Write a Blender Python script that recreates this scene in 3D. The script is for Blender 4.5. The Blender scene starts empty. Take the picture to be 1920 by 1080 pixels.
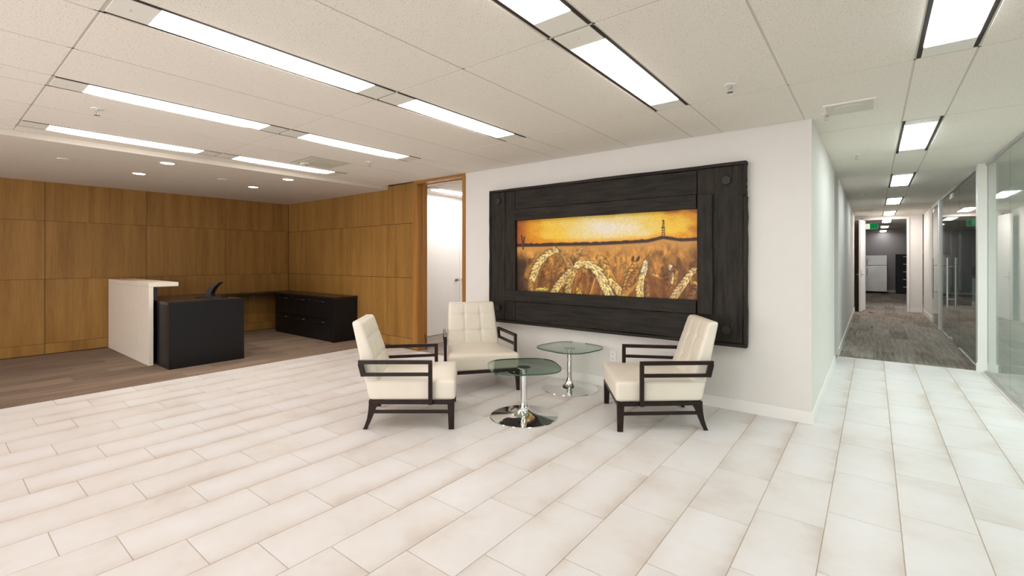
import bpy, bmesh, math, random
import numpy as np
from mathutils import Vector

# ------------------------------------------------------------------ camera, world, exposure
scene = bpy.context.scene
CO = scene.collection
H = 2.604                      # ceiling height
YAW = math.radians(37.95)
cam = bpy.data.cameras.new('camera'); cam_o = bpy.data.objects.new('camera', cam); CO.objects.link(cam_o)
cam.sensor_width = 36.0; cam.lens = 868/1920*36; cam.shift_y = -53/1920; cam.clip_start = .05; cam.clip_end = 100
cam_o.location = (0, 0, 1.40); cam_o.rotation_euler = (math.pi/2, 0, YAW)
scene.camera = cam_o
scene.view_settings.view_transform = 'Standard'; scene.view_settings.look = 'None'
scene.view_settings.gamma = 1.0; scene.view_settings.use_curve_mapping = False
scene.view_settings.exposure = 0.52
world = bpy.data.worlds.new('world'); scene.world = world; world.use_nodes = True
world.node_tree.nodes['Background'].inputs[0].default_value = (.9, .95, 1, 1)
world.node_tree.nodes['Background'].inputs[1].default_value = .05
WARM = (1.0, .95, .91); COOL = (.92, 1.0, 1.02)
L_RECEPTION = 6.8; L_CORRIDOR = 13; L_FAR = 8.0; L_DOWN = 9.0; L_STORE = 22.0

def area(name, loc, sx, sy, power, col):
    l = bpy.data.lights.new(name, 'AREA'); l.shape = 'RECTANGLE'; l.size = sx; l.size_y = sy
    l.energy = power; l.color = col
    o = bpy.data.objects.new(name, l); CO.objects.link(o); o.location = loc
    return o
# unseen strip-shaped fill lights added behind the camera for more light
for ax in (-4.355, -2.812, -1.257):
    for ay in (-2.6, -4.17):
        area('fill_light_behind', (ax, ay + .785, H-.03), .215, 1.2, 5, WARM)
area('fill_light_behind', (.335, .2, H-.03), .215, 1.2, 5, COOL)
# broad unseen fill light added far behind the camera to lift ceiling and fronts
big_fill = area('fill_light_broad', (-4.2, -4.9, 1.35), 9.5, 2.2, 190, (1.0, .99, 1.02)); big_fill.rotation_euler = (math.pi/2, 0, 0)
# cool unseen fill lights added to brighten the room behind the right glass
area('fill_light_glass_room', (3.7, 3.6, H-.03), .3, 1.2, 50, COOL)
area('fill_light_glass_room', (3.4, 6.6, H-.03), .3, 1.2, 85, COOL)
area('fill_light_office', (3.4, 13.0, H-.03), .3, 1.2, 14, COOL)  # unseen fill added to lift the office behind the corridor glass
area('fill_light_office', (3.4, 20.0, H-.03), .3, 1.2, 110, COOL)
area('fill_light_far_room', (-1.8, 21.0, H-.03), .3, 1.2, 3, WARM)  # weak unseen fill added in the far room
area('fill_light_store', (-5.1, 7.6, H-.03), .3, 1.2, 16, WARM)  # unseen fill added to brighten the door leaves in the store room

# ------------------------------------------------------------------ helpers
rnd = random.Random(7)
def srgb(r, g, b):
    f = lambda c: (c/255/12.92) if c/255 <= .04045 else ((c/255+.055)/1.055)**2.4
    return (f(r), f(g), f(b))
def props(o, label=None, cat=None, group=None, kind=None):
    if label: o['label'] = label
    if cat: o['category'] = cat
    if group: o['group'] = group
    if kind: o['kind'] = kind
    return o
def empty(name, loc, rz, label, cat, group=None):
    o = bpy.data.objects.new(name, None); CO.objects.link(o); o.empty_display_size = .1
    o.location = loc; o.rotation_euler = (0, 0, rz)
    return props(o, label, cat, group)
def link(name, me, mat, parent=None, loc=None):
    o = bpy.data.objects.new(name, me); CO.objects.link(o)
    if mat is not None and not me.materials: me.materials.append(mat)
    if parent: o.parent = parent
    if loc: o.location = loc
    return o
class MB:
    def __init__(s): s.v = []; s.f = []
    def box(s, x0, y0, z0, x1, y1, z1):
        n = len(s.v)
        s.v += [(x0,y0,z0),(x1,y0,z0),(x1,y1,z0),(x0,y1,z0),(x0,y0,z1),(x1,y0,z1),(x1,y1,z1),(x0,y1,z1)]
        s.f += [tuple(n+i for i in q) for q in ((3,2,1,0),(4,5,6,7),(0,1,5,4),(1,2,6,5),(2,3,7,6),(3,0,4,7))]
        return s
    def hexa(s, p):            # 8 points, bottom ring then top ring, counter-clockwise
        n = len(s.v); s.v += [tuple(q) for q in p]
        s.f += [tuple(n+i for i in q) for q in ((3,2,1,0),(4,5,6,7),(0,1,5,4),(1,2,6,5),(2,3,7,6),(3,0,4,7))]
        return s
    def prism(s, poly, a, b, axis='z'):
        n = len(s.v); k = len(poly)
        P = {'z': lambda p, h: (p[0], p[1], h), 'y': lambda p, h: (p[0], h, p[1]), 'x': lambda p, h: (h, p[0], p[1])}[axis]
        s.v += [P(p, a) for p in poly] + [P(p, b) for p in poly]
        s.f += [tuple(range(n+k-1, n-1, -1)), tuple(range(n+k, n+2*k))]
        s.f += [(n+i, n+(i+1) % k, n+k+(i+1) % k, n+k+i) for i in range(k)]
        return s
    def lathe(s, prof, cx=0, cy=0, seg=40):
        n = len(s.v); m = len(prof)
        for r, z in prof:
            for j in range(seg):
                t = 2*math.pi*j/seg; s.v.append((cx+r*math.cos(t), cy+r*math.sin(t), z))
        for i in range(m-1):
            for j in range(seg):
                s.f.append((n+i*seg+j, n+i*seg+(j+1) % seg, n+(i+1)*seg+(j+1) % seg, n+(i+1)*seg+j))
        s.f.append(tuple(n+j for j in range(seg-1, -1, -1))); s.f.append(tuple(n+(m-1)*seg+j for j in range(seg)))
        return s
    def tube(s, pts, r, seg=10):
        pts = [Vector(p) for p in pts]; n = len(s.v)
        for i, p in enumerate(pts):
            d = (pts[min(i+1, len(pts)-1)]-pts[max(i-1, 0)]).normalized()
            up = Vector((0,0,1)) if abs(d.z) < .9 else Vector((1,0,0))
            a = d.cross(up).normalized(); b = a.cross(d)
            for j in range(seg):
                t = 2*math.pi*j/seg; s.v.append(tuple(p+a*r*math.cos(t)+b*r*math.sin(t)))
        for i in range(len(pts)-1):
            for j in range(seg):
                s.f.append((n+i*seg+j, n+i*seg+(j+1) % seg, n+(i+1)*seg+(j+1) % seg, n+(i+1)*seg+j))
        s.f.append(tuple(n+j for j in range(seg-1, -1, -1))); s.f.append(tuple(n+(len(pts)-1)*seg+j for j in range(seg)))
        return s
    def mesh(s, name, bevel=0, seg=2, smooth=False):
        me = bpy.data.meshes.new(name); me.from_pydata(s.v, [], s.f); me.update()
        bm = bmesh.new(); bm.from_mesh(me)
        if bevel:
            bmesh.ops.bevel(bm, geom=[e for e in bm.edges if e.is_manifold and e.calc_face_angle(0) > .5],
                            offset=bevel, segments=seg, affect='EDGES', profile=.6, clamp_overlap=True)
        bmesh.ops.recalc_face_normals(bm, faces=bm.faces)
        bm.to_mesh(me); bm.free()
        if smooth:
            for p in me.polygons: p.use_smooth = True
            me.set_sharp_from_angle(angle=math.radians(38))
        return me
    def build(s, name, mat, parent=None, bevel=0, seg=2, smooth=False, **kw):
        o = link(name, s.mesh(name, bevel, seg, smooth), mat, parent)
        return props(o, **kw)
def struct(name, mb, mat, parent=None, **k):
    o = mb.build(name, mat, parent, **k)
    if not parent: o['kind'] = 'structure'
    return o
def copy_tree(src, loc, rz, label, parent=None):
    c = src.copy(); CO.objects.link(c)
    if parent: c.parent = parent
    else:
        c.location = loc; c.rotation_euler = (0, 0, rz); c['label'] = label
    for ch in list(src.children): copy_tree(ch, None, None, None, c)
    return c

# ------------------------------------------------------------------ materials
def new_mat(name):
    m = bpy.data.materials.new(name); m.use_nodes = True
    nt = m.node_tree; return m, nt, nt.nodes, nt.links, nt.nodes['Principled BSDF']
def plain(name, col, rough=.5, metal=0, spec=.5, noise=0, nscale=8, bump=0, bscale=80, coat=0):
    m, nt, N, L, B = new_mat(name)
    B.inputs['Roughness'].default_value = rough; B.inputs['Metallic'].default_value = metal
    B.inputs['Specular IOR Level'].default_value = spec; B.inputs['Coat Weight'].default_value = coat
    tc = N.new('ShaderNodeNewGeometry')
    n = N.new('ShaderNodeTexNoise'); n.inputs['Scale'].default_value = nscale; n.inputs['Detail'].default_value = 4
    L.new(tc.outputs['Position'], n.inputs['Vector'])
    r = N.new('ShaderNodeValToRGB'); L.new(n.outputs['Fac'], r.inputs['Fac'])
    r.color_ramp.elements[0].position = .3; r.color_ramp.elements[1].position = .7
    r.color_ramp.elements[0].color = tuple(c*(1-noise) for c in col)+(1,)
    r.color_ramp.elements[1].color = tuple(min(1, c*(1+noise)) for c in col)+(1,)
    L.new(r.outputs['Color'], B.inputs['Base Color'])
    if bump:
        n2 = N.new('ShaderNodeTexNoise'); n2.inputs['Scale'].default_value = bscale; n2.inputs['Detail'].default_value = 3
        L.new(tc.outputs['Position'], n2.inputs['Vector'])
        b = N.new('ShaderNodeBump'); b.inputs['Strength'].default_value = bump; b.inputs['Distance'].default_value = .002
        L.new(n2.outputs['Fac'], b.inputs['Height']); L.new(b.outputs['Normal'], B.inputs['Normal'])
    return m
def math_node(N, L, op, a, b=None, c=None):
    n = N.new('ShaderNodeMath'); n.operation = op
    for i, x in enumerate((a, b, c)):
        if x is None: continue
        if isinstance(x, (int, float)): n.inputs[i].default_value = x
        else: L.new(x, n.inputs[i])
    return n.outputs[0]
def emission(name, col, strength):
    m = bpy.data.materials.new(name); m.use_nodes = True; nt = m.node_tree
    nt.nodes.clear(); e = nt.nodes.new('ShaderNodeEmission'); o = nt.nodes.new('ShaderNodeOutputMaterial')
    e.inputs[0].default_value = (*col, 1); e.inputs[1].default_value = strength
    nt.links.new(e.outputs[0], o.inputs[0]); return m
def glass(name, tint, base=.04, rough=0.0):
    m = bpy.data.materials.new(name); m.use_nodes = True; nt = m.node_tree; N = nt.nodes; L = nt.links; N.clear()
    out = N.new('ShaderNodeOutputMaterial'); mix = N.new('ShaderNodeMixShader')
    tr = N.new('ShaderNodeBsdfTransparent'); tr.inputs[0].default_value = (*tint, 1)
    gl = N.new('ShaderNodeBsdfGlossy'); gl.inputs['Roughness'].default_value = rough
    g = N.new('ShaderNodeNewGeometry'); d = N.new('ShaderNodeVectorMath'); d.operation = 'DOT_PRODUCT'
    L.new(g.outputs['Incoming'], d.inputs[0]); L.new(g.outputs['Normal'], d.inputs[1])
    c = math_node(N, L, 'ABSOLUTE', d.outputs['Value'])
    k = math_node(N, L, 'SUBTRACT', 1.0, c); p = math_node(N, L, 'POWER', k, 5.0)
    f = math_node(N, L, 'MULTIPLY_ADD', p, 1-base, base)
    L.new(f, mix.inputs[0]); L.new(tr.outputs[0], mix.inputs[1]); L.new(gl.outputs[0], mix.inputs[2])
    L.new(mix.outputs[0], out.inputs[0]); return m

TX0, TW, TY0, TL, TS = -3.03, .3145, .617, .622, .2073     # floor tile grid: column edge, width, joint, length, stagger
def mat_floor_tile():
    m, nt, N, L, B = new_mat('porcelain_tile')
    g = N.new('ShaderNodeNewGeometry'); s = N.new('ShaderNodeSeparateXYZ'); L.new(g.outputs['Position'], s.inputs[0])
    kx = math_node(N, L, 'DIVIDE', math_node(N, L, 'SUBTRACT', s.outputs[0], TX0), TW); ki = math_node(N, L, 'FLOOR', kx)
    off = math_node(N, L, 'MULTIPLY', ki, TS)
    ky = math_node(N, L, 'DIVIDE', math_node(N, L, 'SUBTRACT', math_node(N, L, 'SUBTRACT', s.outputs[1], TY0), off), TL)
    kj = math_node(N, L, 'FLOOR', ky)
    cv = N.new('ShaderNodeCombineXYZ'); L.new(ki, cv.inputs[0]); L.new(kj, cv.inputs[1])
    wn = N.new('ShaderNodeTexWhiteNoise'); L.new(cv.outputs[0], wn.inputs['Vector'])
    sc = N.new('ShaderNodeVectorMath'); sc.operation = 'SCALE'; L.new(wn.outputs['Color'], sc.inputs[0]); sc.inputs['Scale'].default_value = 30
    ad = N.new('ShaderNodeVectorMath'); ad.operation = 'ADD'; L.new(g.outputs['Position'], ad.inputs[0]); L.new(sc.outputs[0], ad.inputs[1])
    n1 = N.new('ShaderNodeTexNoise'); n1.inputs['Scale'].default_value = 2.2; n1.inputs['Detail'].default_value = 4; L.new(ad.outputs[0], n1.inputs['Vector'])
    n2 = N.new('ShaderNodeTexNoise'); n2.inputs['Scale'].default_value = 14; n2.inputs['Detail'].default_value = 5; L.new(ad.outputs[0], n2.inputs['Vector'])
    # print of the glaze: slightly tanner towards the long edges of some tiles
    fx = math_node(N, L, 'SUBTRACT', kx, ki)
    ed = math_node(N, L, 'POWER', math_node(N, L, 'ABSOLUTE', math_node(N, L, 'SUBTRACT', fx, .45)), 2.0)
    a = math_node(N, L, 'MULTIPLY_ADD', n1.outputs['Fac'], 1.1, -.28)
    a = math_node(N, L, 'ADD', a, math_node(N, L, 'MULTIPLY', n2.outputs['Fac'], .3))
    a = math_node(N, L, 'ADD', a, math_node(N, L, 'MULTIPLY', wn.outputs['Value'], .3))
    a = math_node(N, L, 'SUBTRACT', a, math_node(N, L, 'MULTIPLY', ed, math_node(N, L, 'MULTIPLY', wn.outputs['Value'], 2.4)))
    r = N.new('ShaderNodeValToRGB'); L.new(a, r.inputs['Fac'])
    r.color_ramp.elements[0].position = .05; r.color_ramp.elements[0].color = (*srgb(203, 192, 184), 1)
    r.color_ramp.elements[1].position = .75; r.color_ramp.elements[1].color = (*srgb(226, 223, 224), 1)
    e = r.color_ramp.elements.new(.4); e.color = (*srgb(220, 214, 211), 1)
    L.new(r.outputs[0], B.inputs['Base Color']); B.inputs['Roughness'].default_value = .42
    B.inputs['Specular IOR Level'].default_value = .35
    b = N.new('ShaderNodeBump'); b.inputs['Strength'].default_value = .12; b.inputs['Distance'].default_value = .002
    n3 = N.new('ShaderNodeTexNoise'); n3.inputs['Scale'].default_value = 60; L.new(ad.outputs[0], n3.inputs['Vector'])
    L.new(n3.outputs['Fac'], b.inputs['Height']); L.new(b.outputs[0], B.inputs['Normal'])
    return m
def mat_wood(name, c0, c1, scale=(9, 9, .55), rough=.42, axis='z', spec=.3):
    m, nt, N, L, B = new_mat(name)
    g = N.new('ShaderNodeNewGeometry'); mp = N.new('ShaderNodeVectorMath'); mp.operation = 'MULTIPLY'
    mp.inputs[1].default_value = scale; L.new(g.outputs['Position'], mp.inputs[0])
    oi = N.new('ShaderNodeObjectInfo'); ad = N.new('ShaderNodeVectorMath'); ad.operation = 'ADD'
    L.new(mp.outputs[0], ad.inputs[0])
    cm = N.new('ShaderNodeCombineXYZ'); L.new(math_node(N, L, 'MULTIPLY', oi.outputs['Random'], 40.0), cm.inputs[2]); L.new(cm.outputs[0], ad.inputs[1])
    n1 = N.new('ShaderNodeTexNoise'); n1.inputs['Scale'].default_value = 1; n1.inputs['Detail'].default_value = 5; n1.inputs['Distortion'].default_value = .3
    L.new(ad.outputs[0], n1.inputs['Vector'])
    n2 = N.new('ShaderNodeTexNoise'); n2.inputs['Scale'].default_value = 9; n2.inputs['Detail'].default_value = 3; L.new(ad.outputs[0], n2.inputs['Vector'])
    a = math_node(N, L, 'ADD', math_node(N, L, 'MULTIPLY', n1.outputs['Fac'], .65), math_node(N, L, 'MULTIPLY', n2.outputs['Fac'], .35))
    r = N.new('ShaderNodeValToRGB'); L.new(a, r.inputs['Fac'])
    r.color_ramp.elements[0].position = .33; r.color_ramp.elements[0].color = (*c0, 1)
    r.color_ramp.elements[1].position = .66; r.color_ramp.elements[1].color = (*c1, 1)
    L.new(r.outputs[0], B.inputs['Base Color']); B.inputs['Roughness'].default_value = rough
    B.inputs['Specular IOR Level'].default_value = spec
    b = N.new('ShaderNodeBump'); b.inputs['Strength'].default_value = .25; b.inputs['Distance'].default_value = .001
    L.new(a, b.inputs['Height']); L.new(b.outputs[0], B.inputs['Normal'])
    return m
def mat_carpet(name, c0, c1):
    m, nt, N, L, B = new_mat(name)
    g = N.new('ShaderNodeNewGeometry'); mp = N.new('ShaderNodeVectorMath'); mp.operation = 'MULTIPLY'
    mp.inputs[1].default_value = (28, 1.6, 1); L.new(g.outputs['Position'], mp.inputs[0])
    n1 = N.new('ShaderNodeTexNoise'); n1.inputs['Scale'].default_value = 1; n1.inputs['Detail'].default_value = 6; L.new(mp.outputs[0], n1.inputs['Vector'])
    n2 = N.new('ShaderNodeTexNoise'); n2.inputs['Scale'].default_value = 160; L.new(g.outputs['Position'], n2.inputs['Vector'])
    s = N.new('ShaderNodeSeparateXYZ'); L.new(g.outputs['Position'], s.inputs[0])   # carpet planks .25 x 1 m, each its own dye lot
    ki = math_node(N, L, 'FLOOR', math_node(N, L, 'DIVIDE', s.outputs[0], .25))
    kj = math_node(N, L, 'FLOOR', math_node(N, L, 'ADD', s.outputs[1], math_node(N, L, 'MULTIPLY', ki, .37)))
    cv = N.new('ShaderNodeCombineXYZ'); L.new(ki, cv.inputs[0]); L.new(kj, cv.inputs[1])
    wn = N.new('ShaderNodeTexWhiteNoise'); L.new(cv.outputs[0], wn.inputs['Vector'])
    a = math_node(N, L, 'MULTIPLY', n1.outputs['Fac'], .6)
    a = math_node(N, L, 'ADD', a, math_node(N, L, 'MULTIPLY', n2.outputs['Fac'], .25))
    a = math_node(N, L, 'ADD', a, math_node(N, L, 'MULTIPLY', wn.outputs['Value'], .2))
    r = N.new('ShaderNodeValToRGB'); L.new(a, r.inputs['Fac'])
    r.color_ramp.elements[0].position = .35; r.color_ramp.elements[0].color = (*c0, 1)
    r.color_ramp.elements[1].position = .7; r.color_ramp.elements[1].color = (*c1, 1)
    L.new(r.outputs[0], B.inputs['Base Color']); B.inputs['Roughness'].default_value = .95
    B.inputs['Specular IOR Level'].default_value = .1
    b = N.new('ShaderNodeBump'); b.inputs['Strength'].default_value = .5; b.inputs['Distance'].default_value = .003
    L.new(n2.outputs['Fac'], b.inputs['Height']); L.new(b.outputs[0], B.inputs['Normal'])
    return m
def mat_ceiling_tile():
    m, nt, N, L, B = new_mat('fissured_ceiling_tile')
    g = N.new('ShaderNodeNewGeometry')
    n1 = N.new('ShaderNodeTexNoise'); n1.inputs['Scale'].default_value = 115; n1.inputs['Detail'].default_value = 3; L.new(g.outputs['Position'], n1.inputs['Vector'])
    v = N.new('ShaderNodeTexVoronoi'); v.inputs['Scale'].default_value = 140; L.new(g.outputs['Position'], v.inputs['Vector'])
    a = math_node(N, L, 'ADD', math_node(N, L, 'MULTIPLY', n1.outputs['Fac'], .8), math_node(N, L, 'MULTIPLY', v.outputs['Distance'], .3))
    r = N.new('ShaderNodeValToRGB'); L.new(a, r.inputs['Fac'])
    r.color_ramp.elements[0].position = .36; r.color_ramp.elements[0].color = (*srgb(200, 191, 178), 1)
    r.color_ramp.elements[1].position = .47; r.color_ramp.elements[1].color = (*srgb(238, 232, 222), 1)
    L.new(r.outputs[0], B.inputs['Base Color']); B.inputs['Roughness'].default_value = .95; B.inputs['Specular IOR Level'].default_value = .1
    b = N.new('ShaderNodeBump'); b.inputs['Strength'].default_value = .5; b.inputs['Distance'].default_value = .002
    L.new(a, b.inputs['Height']); L.new(b.outputs[0], B.inputs['Normal'])
    return m

M = {}
M['tile'] = mat_floor_tile()
M['grout'] = plain('grout', srgb(205, 190, 172), .9, noise=.05)
M['oak'] = mat_wood('oak_veneer', srgb(133, 94, 46), srgb(162, 121, 63))
M['oak_trim'] = mat_wood('oak_trim', srgb(146, 98, 46), srgb(176, 126, 66), scale=(25, 25, .8))
M['oak_gap'] = plain('panel_gap', srgb(70, 42, 18), .8)
M['carpet'] = mat_carpet('brown_carpet', srgb(108, 91, 79), srgb(146, 127, 112))
M['carpet2'] = mat_carpet('grey_carpet', srgb(112, 104, 94), srgb(164, 154, 144))
M['wall'] = plain('white_paint', srgb(224, 220, 215), .7, noise=.01, bump=.05, bscale=200, spec=.3)
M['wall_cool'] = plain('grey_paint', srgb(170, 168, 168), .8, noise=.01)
M['trim'] = plain('trim_paint', srgb(236, 233, 228), .35, noise=.01)
M['ceil'] = mat_ceiling_tile()
M['grid'] = plain('ceiling_grid', srgb(205, 199, 186), .5)
M['drywall'] = plain('drywall_ceiling', srgb(222, 214, 202), .8, noise=.01)
M['dark_slot'] = plain('dark_slot', srgb(42, 33, 27), .7)
M['fix'] = plain('fixture_white', srgb(236, 234, 226), .4)
M['lens_r'] = emission('lens_reception', WARM, L_RECEPTION)
M['lens_c'] = emission('lens_corridor', COOL, L_CORRIDOR)
M['lens_f'] = emission('lens_far', WARM, L_FAR)
M['lens_w'] = emission('lens_corridor_end', WARM, 22)
M['lens_s'] = emission('lens_store', (1, .97, .94), L_STORE)
M['down'] = emission('downlight_lens', (1, .95, .72), L_DOWN)
M['black'] = plain('black_laminate', srgb(20, 20, 23), .4, noise=.05, spec=.3)
M['black_wood'] = mat_wood('espresso_laminate', srgb(30, 22, 18), srgb(44, 33, 27), scale=(1, 14, 1), rough=.3, spec=.5)
M['espresso'] = mat_wood('espresso_wood', srgb(26, 14, 11), srgb(38, 22, 17), scale=(8, 8, 8), rough=.4, spec=.35)
M['counter'] = plain('white_solid_surface', srgb(232, 224, 210), .3, noise=.02, spec=.5)
M['leather'] = plain('cream_leather', srgb(228, 220, 205), .42, noise=.02, nscale=5, bump=.12, bscale=260, spec=.4)
M['chrome'] = plain('chrome', (.82, .82, .83), .06, metal=1)
M['steel'] = plain('brushed_steel', (.6, .6, .6), .3, metal=1, noise=.15, nscale=3)
M['dark_steel'] = plain('dark_pull_steel', (.12, .12, .13), .35, metal=1)
M['fridge'] = plain('stainless_steel', (.6, .59, .58), .27, metal=1, noise=.12, nscale=2)
M['glass_table'] = glass('green_table_glass', (.84, .92, .87), .05)
M['glass_edge'] = plain('green_glass_edge', srgb(40, 84, 66), .15, spec=.7)
M['glass_wall'] = glass('partition_glass', (.90, .96, .93), .05)
M['clear'] = glass('clear_plastic', (.96, .96, .96), .08)
M['charred'] = mat_wood('weathered_black_timber', srgb(14, 13, 11), srgb(50, 44, 36), scale=(3, 30, 30), rough=.7)
M['charred_v'] = mat_wood('weathered_black_timber_upright', srgb(14, 13, 11), srgb(50, 44, 36), scale=(30, 30, 3), rough=.7)
M['iron'] = plain('blackened_iron', srgb(26, 25, 25), .6, noise=.2, bump=.3)
M['navy'] = plain('navy_metal', srgb(26, 27, 40), .4)
M['white_door'] = plain('white_door_paint', srgb(238, 234, 232), .45, noise=.01)
M['brown'] = plain('brown_shade_and_wedge', srgb(140, 118, 96), .6)  # end wall shade put into the colour; also the door wedge's brown
M['plastic'] = plain('white_plastic', srgb(236, 234, 230), .35)
M['green'] = emission('exit_green', srgb(20, 150, 85), .45)
M['green_white'] = emission('exit_white', (.95, 1, .75), .6)
M['grey_lam'] = plain('grey_laminate', srgb(120, 130, 134), .5)
M['vent'] = plain('vent_paint', srgb(212, 208, 194), .5)

# ------------------------------------------------------------------ floors
floor = struct('floor', MB().box(-6.45, -5.0, -.12, 1.115, 8.22, -.004), M['grout'])
def proj(x, y):
    c, s = math.cos(YAW), math.sin(YAW)
    d = -s*x + c*y
    return None if d < .35 else (960+868*(c*x+s*y)/d, 487+868*1.4/d)
tiles = []
k0 = math.floor((-6.45-TX0)/TW); k1 = math.ceil((1.115-TX0)/TW)
for k in range(k0, k1):
    xa, xb = max(TX0+k*TW, -6.45), min(TX0+(k+1)*TW, 1.115)
    if xb-xa < .02: continue
    for j in range(-12, 18):
        ya = TY0+k*TS+j*TL; yb = ya+TL
        ya, yb = max(ya, -4.99), min(yb, 8.22)
        if yb-ya < .02: continue
        if xb <= -.40 and ya >= 4.68: continue
        if xb <= -.40: yb = min(yb, 4.69)
        P = [proj(x, y) for x, y in ((xa, ya), (xb, ya), (xb, yb), (xa, yb))]
        ar = 0
        if all(P):
            A = abs(sum(P[i][0]*P[(i+1) % 4][1]-P[(i+1) % 4][0]*P[i][1] for i in range(4)))/2
            cx = sum(p[0] for p in P)/4; cy = sum(p[1] for p in P)/4
            vis = -80 < cx < 2000 and cy < 1150
            ar = min(A, 30000) if vis else 0
        tiles.append((ar, xa, ya, xb, yb))
tiles.sort(reverse=True)
tmesh = {}
rest = MB(); G = .0012
def tile_poly(mb, xa, ya, xb, yb, z):
    w, l, e = xb-xa-2*G, yb-ya-2*G, .0015
    x0, y0, x1, y1 = xa+G, ya+G, xb-G, yb-G
    n = len(mb.v)
    mb.v += [(x0,y0,z-.006),(x1,y0,z-.006),(x1,y1,z-.006),(x0,y1,z-.006),(x0+e,y0+e,z),(x1-e,y0+e,z),(x1-e,y1-e,z),(x0+e,y1-e,z)]
    mb.f += [tuple(n+i for i in q) for q in ((4,5,6,7),(0,1,5,4),(1,2,6,5),(2,3,7,6),(3,0,4,7))]
for i, (ar, xa, ya, xb, yb) in enumerate(tiles):
    if i < 300 and ar > 0:
        key = (round(xb-xa, 3), round(yb-ya, 3))
        if key not in tmesh:
            mb = MB(); tile_poly(mb, 0, 0, xb-xa, yb-ya, 0); tmesh[key] = mb.mesh('floor_tile')
            tmesh[key].materials.append(M['tile'])
        o = bpy.data.objects.new('floor_tile', tmesh[key]); CO.objects.link(o); o.parent = floor; o.location = (xa, ya, 0)
    else: tile_poly(rest, xa, ya, xb, yb, 0)
rest.build('floor_tile', M['tile'], floor, kind='stuff')
struct('floor_carpet_reception', MB().box(-9.6, -5, -.12, -6.45, 4.74, .004), M['carpet'])
struct('floor_carpet_corridor', MB().box(-3.2, 8.22, -.12, 5.2, 25.6, .003).box(-3.2, 7.62, -.12, -.413, 8.22, .003), M['carpet2'])
struct('floor_store_room', MB().box(-6.4, 4.74, -.12, -4.38, 9.2, .002), M['carpet2'])
struct('floor_glass_room', MB().box(1.115, -5, -.12, 5.2, 8.22, .002), M['carpet2'])

# ------------------------------------------------------------------ walls
wl = struct('wall_left', MB().box(-9.75, -5, 0, -9.62, 4.9, H), M['oak_gap'])
g = .003
zs = [(.012, .165), (.165, 1.115), (1.115, 1.972), (1.972, 2.56)]
ys = [-4.9, -3.69, -2.48, -1.27, -.06, 1.143, 2.353, 3.552, 4.735]
for i in range(len(ys)-1):
    for j, (za, zb) in enumerate(zs):
        MB().box(-9.62, ys[i]+g, za+g*.6, -9.6, ys[i+1]-g, zb-g*.6).build('wood_panel', M['oak'], wl)
wb = struct('wall_back_wood', MB().box(-9.6, 4.76, 0, -5.55, 4.90, H), M['oak_gap'])
for j, (za, zb) in enumerate(zs[:3]+[(1.972, 2.602)]):
    for xa, xb in ((-9.598, -5.66),):
        if j == 3: MB().prism([(xa, za+g), (-5.66, za+g), (-5.66, zb), (-6.28, zb), (-6.28, 2.548), (xa, 2.548)], 4.74, 4.762, 'y').build('wood_panel', M['oak'], wb)
        else: MB().box(xa, 4.74, za+g, xb, 4.762, zb-g).build('wood_panel', M['oak'], wb)
MB().box(-5.657, 4.735, .012, -5.54, 4.90, 2.602).build('end_strip', M['oak_trim'], wb)
# door opening to the store room: oak frame, head, stop
fr = struct('door_1', MB().box(-5.54, 4.70, .0, -5.505, 4.90, 2.562).box(-5.54, 4.67, 2.562, -4.457, 4.88, 2.602)
            .box(-4.512, 4.655, 0, -4.457, 4.83, 2.562), M['oak_trim'], bevel=.003)
MB().box(-5.505, 4.80, 0, -5.492, 4.86, 2.562).box(-5.505, 4.80, 2.55, -4.512, 4.86, 2.562).build('door_stop', M['oak_trim'], fr)
struct('wall_back', MB().box(-4.457, 4.67, 0, -.412, 7.62, H), M['wall'])
struct('wall_corridor_left', MB().box(-3.2, 8.26, 0, -.40, 16.28, H), M['wall'])
struct('wall_side_passage', MB().box(-3.3, 7.0, 0, -3.2, 8.3, H), M['wall'])
bb = lambda n, mb: struct(n, mb, M['trim'], bevel=.003)
bb('baseboard_back', MB().box(-4.455, 4.655, 0, -.397, 4.67, .107))
bb('baseboard_corner', MB().box(-.412, 4.67, 0, -.397, 7.62, .107))
bb('baseboard_corridor', MB().box(-.40, 8.245, 0, -.387, 16.27, .107).box(-3.1, 8.245, 0, -.40, 8.26, .107))
# end wall of the corridor with its opening
struct('wall_end', MB().box(-.40, 16.28, 0, -.30, 16.42, H).box(.765, 16.28, 0, 1.03, 16.42, H).box(-.30, 16.28, 2.55, .765, 16.42, H), M['wall'])
MBt = MB().box(.715, 16.25, 0, .765, 16.44, 2.50).box(-.23, 16.25, 0, -.18, 16.44, 2.50).box(-.23, 16.25, 2.50, .765, 16.44, 2.55)
d2 = struct('door_2', MBt, M['trim'], bevel=.003)
MB().box(.709, 16.30, .95, .716, 16.36, 1.08).build('strike_plate', M['steel'], d2)
struct('end_wall_shade', MB().box(-.395, 16.20, 0, -.232, 16.279, 2.50), M['brown'])  # brown strip paints the shade on the end wall beside the open leaf
bb('baseboard_end', MB().box(.767, 16.265, 0, 1.025, 16.279, .107))
# right side: solid wall piece, posts
struct('wall_corridor_right', MB().box(1.05, 14.0, 0, 1.16, 16.42, H), M['wall'])
bb('baseboard_right', MB().box(1.036, 14.0, 0, 1.05, 16.26, .107))
struct('trim_2', MB().box(1.03, 12.42, 0, 1.10, 12.60, H), M['trim'])
struct('trim_3', MB().box(1.035, 8.17, 0, 1.12, 8.30, H).box(1.02, 8.155, 0, 1.125, 8.17, .107), M['trim'])
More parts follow.
